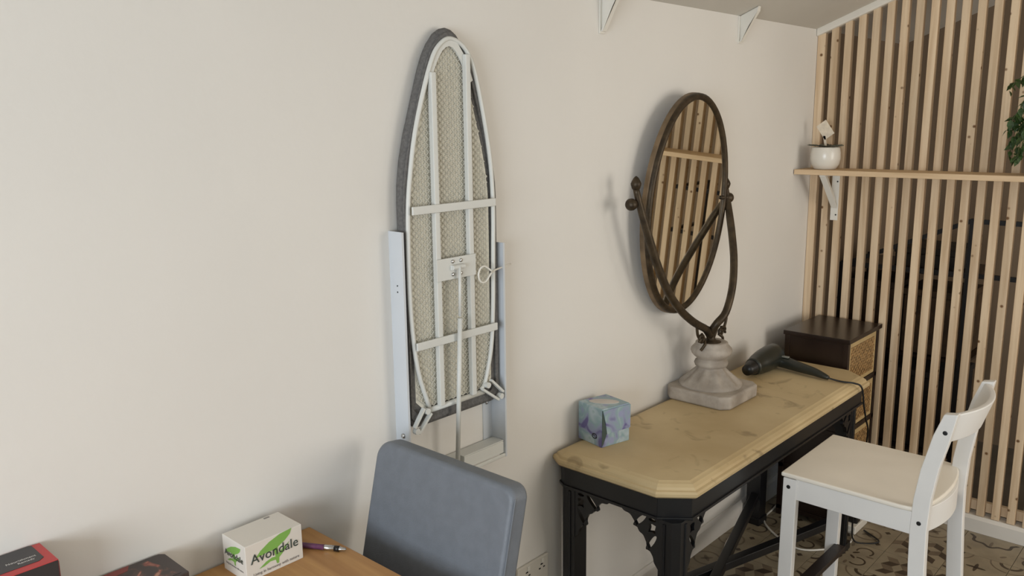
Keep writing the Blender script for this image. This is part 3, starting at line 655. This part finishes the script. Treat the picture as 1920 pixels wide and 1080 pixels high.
# pot with plant tag
pt = thing('small_plant_pot', 'small white pot with low dark plant at shelf end', 'potted plant', (-.1, -.105, 1.462))
obj('pot', lathe(B(), [(.040, 0), (.046, .004), (.056, .020), (.061, .045), (.060, .068), (.056, .088), (.054, .092), (.050, .092), (.050, .080), (.01, .080)], (-.1, -.105, 1.462), 32), mat('glazed_white', (226, 220, 208), .25, var=.01), pt, smooth=True)
bm = B(); random.seed(3)
for k in range(22):
    a = k*2.4; rr_ = .028+.034*random.random(); z = 1.556+.006*random.random(); c_ = Vector((-.1+rr_*math.cos(a), -.105+rr_*math.sin(a), z))
    u = Vector((math.cos(a), math.sin(a), .12)); v_ = Vector((-math.sin(a), math.cos(a), 0))
    prism(bm, [c_-u*.016, c_+v_*.010, c_+u*.018, c_-v_*.010], (0, 0, .003))
lathe(bm, [(.048, .0), (.048, .012), (.02, .02)], (-.1, -.105, 1.538), 20)
obj('foliage', bm, mat('dark_succulent', (84, 82, 66), .7, var=.2), pt)
bm = B(); prism(bm, [(-.1, -.098, 1.56), (-.1, -.108, 1.56), (-.1, -.100, 1.60), (-.1, -.090, 1.60)], (-.0015, 0, 0)); o_ = Vector((-.1, -.090, 1.625))
sq = rot([(-.024, -.034), (.024, -.034), (.024, .034), (-.024, .034)], .62)
prism(bm, [(-.1, o_.y+x*1.0-.008, o_.z+y) for x, y in [(-p[0], p[1]) for p in sq]], (-.0015, 0, 0))
for dd_ in (-.008, .008):
    pass
tg = obj('plant_tag', bm, mat('tag_card', (226, 212, 190), .6, var=.06, scale=60), pt)

# trailing plant at right of the shelf
tp = thing('trailing_plant', 'trailing green leafy plant in pot on the pine shelf', 'potted plant', (-.09, -.885, 1.462))
obj('pot', lathe(B(), [(.045, 0), (.050, .004), (.062, .10), (.066, .11), (.058, .11), (.055, .095), (.01, .095)], (-.09, -.890, 1.462), 28), mat('grey_pot', (120, 118, 110), .5), tp, smooth=True)
random.seed(11); vines = []
ends = [(-.762, 1.768), (-.775, 1.62), (-.785, 1.53), (-.79, 1.66), (-.80, 1.52), (-.805, 1.58), (-.815, 1.70), (-.82, 1.525), (-.83, 1.54), (-.84, 1.64), (-.85, 1.72), (-.87, 1.525), (-.89, 1.68), (-.92, 1.60), (-.95, 1.52), (-.98, 1.63), (-.93, 1.75)]
for yt, zt3 in ends:
    x0, y0_ = -.09+random.uniform(-.025, .025), -.885+random.uniform(-.025, .025); xe = -.10+random.uniform(-.045, .03)
    pk = max(zt3+.03, 1.66)
    vines.append(catmull([(x0, y0_, 1.555), ((x0+xe)/2, (y0_*.6+yt*.4), pk), (xe, y0_*.2+yt*.8, (pk+zt3)/2+.02), (xe, yt, zt3)], 5))
bm = B()
for v_ in vines: tube(bm, v_, .0013, 5)
obj('stems', bm, mat('green_stem', (80, 92, 48), .6), tp)
lm = B(); prism(lm, [(0, 0, 0), (.007, .008, .002), (.017, .009, .003), (.034, 0, 0), (.017, -.009, .003), (.007, -.008, .002)], (0, 0, .0007)); lme = bpy.data.meshes.new('leaf'); lm.to_mesh(lme); lm.free(); lme.materials.append(M_green)
for v_ in vines:
    for q in v_[5:]:
        for _ in range(1 if random.random() < .5 else 2):
            o = bpy.data.objects.new('leaf', lme); C.objects.link(o); o.parent = tp; o.location = q-WO[tp.name]+Vector((random.uniform(-.006, .006), random.uniform(-.006, .006), random.uniform(-.006, .006)))
            o.rotation_euler = (random.uniform(-1.2, 1.2), random.uniform(.3, 1.7), random.uniform(0, 6.28)); o.scale = (random.uniform(.75, 1.25),)*3

# triangular gussets under the sloping ceiling
def gusset(x, lab):
    g = thing('ceiling_bracket', lab, 'bracket', (x, 0, 1.93), 'white brackets at the wall top')
    d = .085 if x < -1 else .075
    bm = B(); box(bm, x-.013, x+.013, 0, -.005, 1.945 if x > -1 else 1.925, zceil(0)-.001); obj('wall_plate', bm, M_plastic, g, bevel=.001)
    zb3 = 1.955 if x > -1 else 1.935
    bm = B(); prism(bm, [(x-.003, -.005, zb3), (x-.003, -.005, zceil(0)), (x-.003, -d, zceil(-d)-.001), (x-.003, -d+.004, zceil(-d)-.012)], (.006, 0, 0))
    prism(bm, [(x-.010, -.012, zb3-.004), (x-.010, -.005, zb3-.004), (x-.010, -d+.002, zceil(-d)-.018), (x-.010, -d, zceil(-d)-.002)], (.020, 0, 0)); obj('web', bm, M_plastic, g)
    obj('screw', lathe(B(), [(.004, 0), (.004, .001)], (x, -.005, zb3), 8, (0, -1, 0)), M_chrome, g)
gusset(-.70, 'small white triangular bracket under ceiling nearest the slats')
gusset(-1.552, 'white triangular bracket at wall top, above between ironing board and mirror')

# ---------------------------------------------------------------- dining table, grey chair
ZD = .785
dt = thing('dining_table', 'oak dining table corner against the white wall', 'table', (-3.35, -.45, 0))
bm = B()
obj('tabletop', box(B(), -4.05, -2.649, -.004, -.85, ZD-.03, ZD), M_oak, dt, bevel=.003)
bm = B(); box(bm, -3.98, -2.72, -.07, -.09, ZD-.11, ZD-.03); box(bm, -3.98, -2.72, -.77, -.79, ZD-.11, ZD-.03); box(bm, -2.74, -2.72, -.09, -.77, ZD-.11, ZD-.03); box(bm, -3.98, -3.96, -.09, -.77, ZD-.11, ZD-.03); obj('apron', bm, M_oak, dt)
for x in (-3.99, -2.79):
    for y in (-.13, -.80): obj('leg', box(B(), x, x+.07, y, y+.07, 0, ZD-.03), M_oak, dt, bevel=.003)
gc = thing('dining_chair', 'grey leatherette dining chair with tall plain padded back', 'chair', (-2.6, -.28, 0))
# backrest: leaning padded slab
yl, yr = -.068, -.492
def back_pt(s, z, y): return (-2.5-.24*(.95-z)+s, y, z)
bm = B(); n_ = 8; prof_ = []
r0 = .042
zt4, zb4 = .966, .50
cor = [(yl-r0+r0*math.cos(t), zt4-r0+r0*math.sin(t)) for t in [k*PI/2/n_ for k in range(n_+1)]]
cor2 = [(yr+r0*.7-r0*.7*math.sin(t), zt4-r0*.7+r0*.7*math.cos(t)) for t in [k*PI/2/n_ for k in range(n_+1)]]
P = cor[:]+cor2+[(yr, zb4), (yl, zb4)]
fa = [back_pt(0, z, y) for y, z in P]; prism(bm, fa, (.050, 0, -.006)); obj('backrest', bm, M_grey, gc, bevel=.012, seg=4)
bm = B(); sp2 = [back_pt(.006, zt4-.02-.43*k/12, yr-.0006) for k in range(13)]; tube(bm, [Vector(q)+Vector((0, .0, 0)) for q in sp2], .0012, 6); obj('seam', bm, M_grey, gc)
obj('seat', box(B(), -3.02, -2.575, yl-.005, yr+.005, .42, .50), M_grey, gc, bevel=.018, seg=4)
for x in (-3.0, -2.62):
    for y in (yl-.05, yr+.01): obj('leg', box(B(), x, x+.038, y, y+.038, 0, .425), mat('dark_oak_leg', (110, 80, 50), .5) if x == -3.0 and y == yl-.05 else bpy.data.materials['dark_oak_leg'], gc, bevel=.002)

# ---------------------------------------------------------------- boxes and pen on the dining table
av = thing('white_supplement_box', 'white carton printed Avondale with a green tree', 'box', (-2.80, -.066, ZD))
ax0, ax1, ay0, ay1, ah = -2.870, -2.739, -.113, -.026, .0765
obj('carton', box(B(), ax0, ax1, ay0, ay1, ZD, ZD+ah), mat('white_carton', (222, 216, 206), .5, var=.01), av, bevel=.0015)
M_g1 = flat('print_green', (128, 178, 84), .5); M_g2 = flat('print_dark', (52, 66, 60), .5); M_g3 = flat('print_grey', (140, 134, 130), .5); M_g4 = flat('print_pale_green', (166, 190, 150), .5)
def tree(M, s):
    cr_ = [(-.040, .000), (-.030, .010), (-.012, .020), (.010, .027), (.034, .029), (.030, .020), (.020, .012), (.008, .006), (-.002, .001), (-.015, .003), (-.028, .001)]
    tr = [(-.034, -.022), (-.020, -.014), (-.008, -.011), (-.001, -.012), (-.004, .003), (.004, .004), (.005, -.008), (.016, -.001), (.028, .006), (.014, -.010), (.006, -.016), (.005, -.026), (.001, -.026), (-.001, -.018), (-.012, -.017), (-.024, -.021)]
    return [curve_mesh([[(x*s, y*s) for x, y in l]], M, .0004) for l in (cr_, tr)]
Mf = frame(((ax0+ax1)/2+.002, ay0-.0004, ZD+.044), (1, 0, 0), (0, 0, 1)); Ml = frame((ax0-.0004, (ay0+ay1)/2, ZD+.044), (0, -1, 0), (0, 0, 1))
for me in tree(Mf, 1.15): obj('printed_tree', me, M_g1, av)
obj('lettering', text_mesh('Avondale', .0285, frame(((ax0+ax1)/2, ay0-.0012, ZD+.0345), (1, 0, 0), (0, 0, 1)), space=1.02), M_g2, av)
obj('tagline', text_mesh('Living in harmony with nature', .0088, frame(((ax0+ax1)/2+.002, ay0-.0006, ZD+.0075), (1, 0, 0), (0, 0, 1))), M_g3, av)
for me in tree(Ml, .80): obj('printed_tree', me, M_g1, av)
obj('lettering', text_mesh('Avondale', .0185, frame((ax0-.0012, (ay0+ay1)/2, ZD+.037), (0, -1, 0), (0, 0, 1))), M_g2, av)
obj('tagline', text_mesh('Living in harmony with nature', .0055, frame((ax0-.0006, (ay0+ay1)/2, ZD+.018), (0, -1, 0), (0, 0, 1))), M_g3, av)
obj('top_print', box(B(), -2.778, -2.765, -.036, -.031, ZD+ah, ZD+ah+.0004), M_g3, av)

# pen
pn = thing('ballpoint_pen', 'purple ballpoint pen with chrome tip beside the white carton', 'pen', (-2.69, -.12, ZD))
pa = Vector((-2.730, -.048, ZD+.0062)); pd = (Vector((-2.666, -.162, ZD+.0062))-pa)
pl_ = pd.length
M_pur = mat('purple_barrel', (104, 60, 92), .3, var=.2, scale=60)
obj('barrel', lathe(B(), [(.002, -.012), (.005, -.008), (.0055, 0), (.0057, pl_*.62)], pa, 16, pd), M_pur, pn, smooth=True)
obj('metal_band', lathe(B(), [(.0058, pl_*.62), (.0062, pl_*.64), (.0058, pl_*.66), (.006, pl_*.80)], pa, 16, pd), M_chrome, pn, smooth=True)
obj('grip', lathe(B(), [(.0061, pl_*.80), (.0062, pl_*.885)], pa, 16, pd), M_dark, pn, smooth=True)
obj('tip', lathe(B(), [(.0058, pl_*.885), (.0048, pl_*.90), (.0042, pl_*.91), (.0034, pl_*.99), (.0008, pl_)], pa, 16, pd), M_chrome, pn, smooth=True)

# black and red carton
rb = thing('black_red_carton', 'tall black carton with red edges and small white print', 'box', (-3.29, -.045, ZD))
bx0, bx1, by0, by1, bz = -3.40, -3.194, -.090, -.004, .965
M_red = mat('carton_red', (196, 62, 62), .45, var=.04); M_blk = mat('carton_black', (52, 50, 52), .4, var=.05)
obj('carton', box(B(), bx0, bx1, by0, by1, ZD, bz), M_red, rb, bevel=.001)
obj('front_panel', box(B(), bx0+.002, bx1-.001, by0-.0006, by0, ZD+.002, bz-.001), M_blk, rb)
obj('side_panel', box(B(), bx1, bx1+.0006, by0+.001, by1-.002, ZD+.002, bz-.004), M_blk, rb)
bm = B(); prism(bm, [(bx0, by0+.018, bz), (bx1-.024, by0+.018, bz), (bx1-.014, by0+.026, bz), (bx1-.014, by1-.004, bz), (bx1-.018, by1, bz), (bx0, by1, bz)], (0, 0, .0006)); obj('top_panel', bm, M_blk, rb)
Mt = frame((-3.238, by0+.040, bz+.0008), (1, 0, 0), (0, 1, 0))
obj('lettering', text_mesh('Nourishment', .0085, Mt), flat('print_white', (200, 196, 190)), rb)
obj('lettering', text_mesh('Remedy', .0080, frame((-3.233, by0+.030, bz+.0008), (1, 0, 0), (0, 1, 0))), bpy.data.materials['print_white'], rb)
obj('printed_emblem', box(B(), bx1-.078, bx1-.055, by0-.0012, by0-.0006, bz-.034, bz-.010), flat('print_gold', (150, 120, 80)), rb)
# dark brown patterned carton
bb = thing('brown_patterned_carton', 'dark brown carton with red and copper swirl print', 'box', (-3.09, -.06, ZD))
M_br = bpy.data.materials.new('swirl_print'); M_br.use_nodes = True; nt = M_br.node_tree; N = nt.nodes; L = nt.links; b = N['Principled BSDF']; b.inputs['Roughness'].default_value = .35
tc = N.new('ShaderNodeTexCoord'); n = N.new('ShaderNodeTexNoise'); n.inputs['Scale'].default_value = 15; n.inputs['Distortion'].default_value = 3; n.inputs['Detail'].default_value = 2; L.new(tc.outputs['Object'], n.inputs['Vector'])
r = N.new('ShaderNodeValToRGB'); cr = r.color_ramp; cr.elements[0].color = srgb((58, 46, 44)); cr.elements[0].position = .45; cr.elements[1].color = srgb((140, 74, 62)); cr.elements[1].position = .62; e = cr.elements.new(.55); e.color = srgb((84, 62, 52)); e = cr.elements.new(.70); e.color = srgb((176, 128, 104))
L.new(n.outputs[0], r.inputs[0]); L.new(r.outputs[0], b.inputs['Base Color'])
M_bp = mat('carton_brown', (64, 54, 52), .4, var=.05)
tz = .860
Pc = [(-3.185, -.005), (-2.992, -.005), (-2.983, -.014), (-2.984, -.112), (-3.185, -.112)]
bm = B(); prism(bm, [(x, y, ZD) for x, y in Pc], (0, 0, tz-ZD)); obj('carton', bm, M_bp, bb, bevel=.0015)
bm = B(); prism(bm, [(-3.18, -.010, tz), (-3.020, -.010, tz), (-2.996, -.105, tz), (-3.18, -.105, tz)], (0, 0, .0005)); obj('printed_panel', bm, M_br, bb)
bm = B(); prism(bm, [(-3.18, -.007, tz+.0003), (-3.050, -.007, tz+.0003), (-3.06, -.024, tz+.0003), (-3.11, -.030, tz+.0003), (-3.18, -.060, tz+.0003)], (0, 0, .0007)); obj('red_band', bm, mat('band_red', (140, 60, 54), .4), bb)

# ---------------------------------------------------------------- wall socket, cables, power strip
so = thing('wall_socket', 'white double wall socket low on the wall behind grey chair', 'socket', (-1.88, -.005, .30))
obj('face_plate', box(B(), -1.955, -1.815, -.0005, -.010, .295, .378), mat('socket_plate', (214, 208, 196), .35, var=.01), so, bevel=.003)
for x in (-1.93, -1.862):
    bm = B(); box(bm, x+.010, x+.020, -.010, -.0106, .352, .356); box(bm, x+.002, x+.010, -.010, -.0106, .340, .344); box(bm, x+.022, x+.030, -.010, -.0106, .340, .344); obj('pin_holes', bm, M_hole, so)
for x in (-1.915, -1.85): obj('switch', box(B(), x, x+.012, -.010, -.013, .358, .372), M_plastic, so, bevel=.001)
ps = thing('power_strip', 'white power strip on the patterned floor under the table', 'power strip', (-.26, -.39, 0))
obj('housing', box(B(), -.36, -.22, -.375, -.425, .001, .036), M_plastic, ps, bevel=.004)
obj('cable', tube(B(), catmull([(-.36, -.41, .012), (-.40, -.43, .006), (-.46, -.43, .005), (-.56, -.38, .005), (-.62, -.28, .005), (-.50, -.10, .005), (-.34, -.07, .005), (-.2, -.05, .005)], 8), .004, 8), M_plastic, ps, smooth=True)
obj('plug', box(B(), -.33, -.29, -.38, -.42, .036, .062), M_dark, ps, bevel=.004)
wc = obj('white_cable', tube(B(), catmull([(-1.93, -.012, .30), (-1.60, -.03, .006), (-1.42, -.06, .005), (-1.30, -.11, .005), (-1.12, -.06, .005), (-.95, -.12, .005), (-.75, -.06, .005), (-.63, -.04, .005)], 8), .0035, 8), M_plastic, smooth=True)
tag(wc, 'thin white cable running along the floor under the table', 'cable')

# ---------------------------------------------------------------- behind the slats
sr = thing('storage_rack', 'black metal rack with rails seen through the slats', 'rack', (.5, -.55, 0))
bm = B()
for y in (-.03, -.58, -.90):
    for x in ((.36, .74) if y > -.8 else (.74,)): box(bm, x-.011, x+.011, y-.011, y+.011, 0, 1.24 if y < -.5 else 1.0)
for z in (1.0, 1.235): box(bm, .36, .74, -.905, -.885, z-.012, z+.004)
obj('posts', bm, M_black, sr)
for z, y0_, y1_ in ((1.235, -.58, -.90), (1.0, -.03, -.90)):
    obj('rail', box(B(), .35, .37, y0_, y1_, z-.014, z+.006), M_black, sr)
obj('brace', bar(B(), (.36, -.03, .985), (.36, -.58, 1.235), .02, .02), M_black, sr)
for z in (.99, .60, .15): obj('rack_shelf', box(B(), .37, .74, -.03, -.60, z-.012, z), M_cab, sr)
random.seed(2)
labs = [('dark brown storage box behind slats, on the lower rack shelf near wall', (.40, .70, -.05, -.27, .15, .50), (48, 34, 24)),
        ('dark storage box behind slats, on the lower rack shelf away from wall', (.40, .70, -.30, -.56, .15, .52), (40, 36, 34)),
        ('brown basket behind slats, on the middle rack shelf near wall', (.40, .70, -.06, -.28, .60, .92), (64, 46, 30)),
        ('brown basket behind slats, on the middle rack shelf away from wall', (.40, .70, -.31, -.57, .60, .90), (74, 56, 36)),
        ('dark folded bag behind slats, on the top rack shelf', (.42, .70, -.25, -.52, .99, 1.09), (50, 44, 36))]
for q, (lb, (x0, x1, y0_, y1_, z0, z1), col) in enumerate(labs):
    m_ = mat('storage_%s' % 'abcde'[q], col, .8, var=.2, scale=20)
    t = thing('storage_box', lb, 'box', ((x0+x1)/2, (y0_+y1_)/2, z0)); obj('box_body', box(B(), x0, x1, y0_, y1_, z0, z1-.03), m_, t, bevel=.006); obj('lid', box(B(), x0-.004, x1+.004, y0_+.004, y1_-.004, z1-.03, z1), m_, t, bevel=.004)
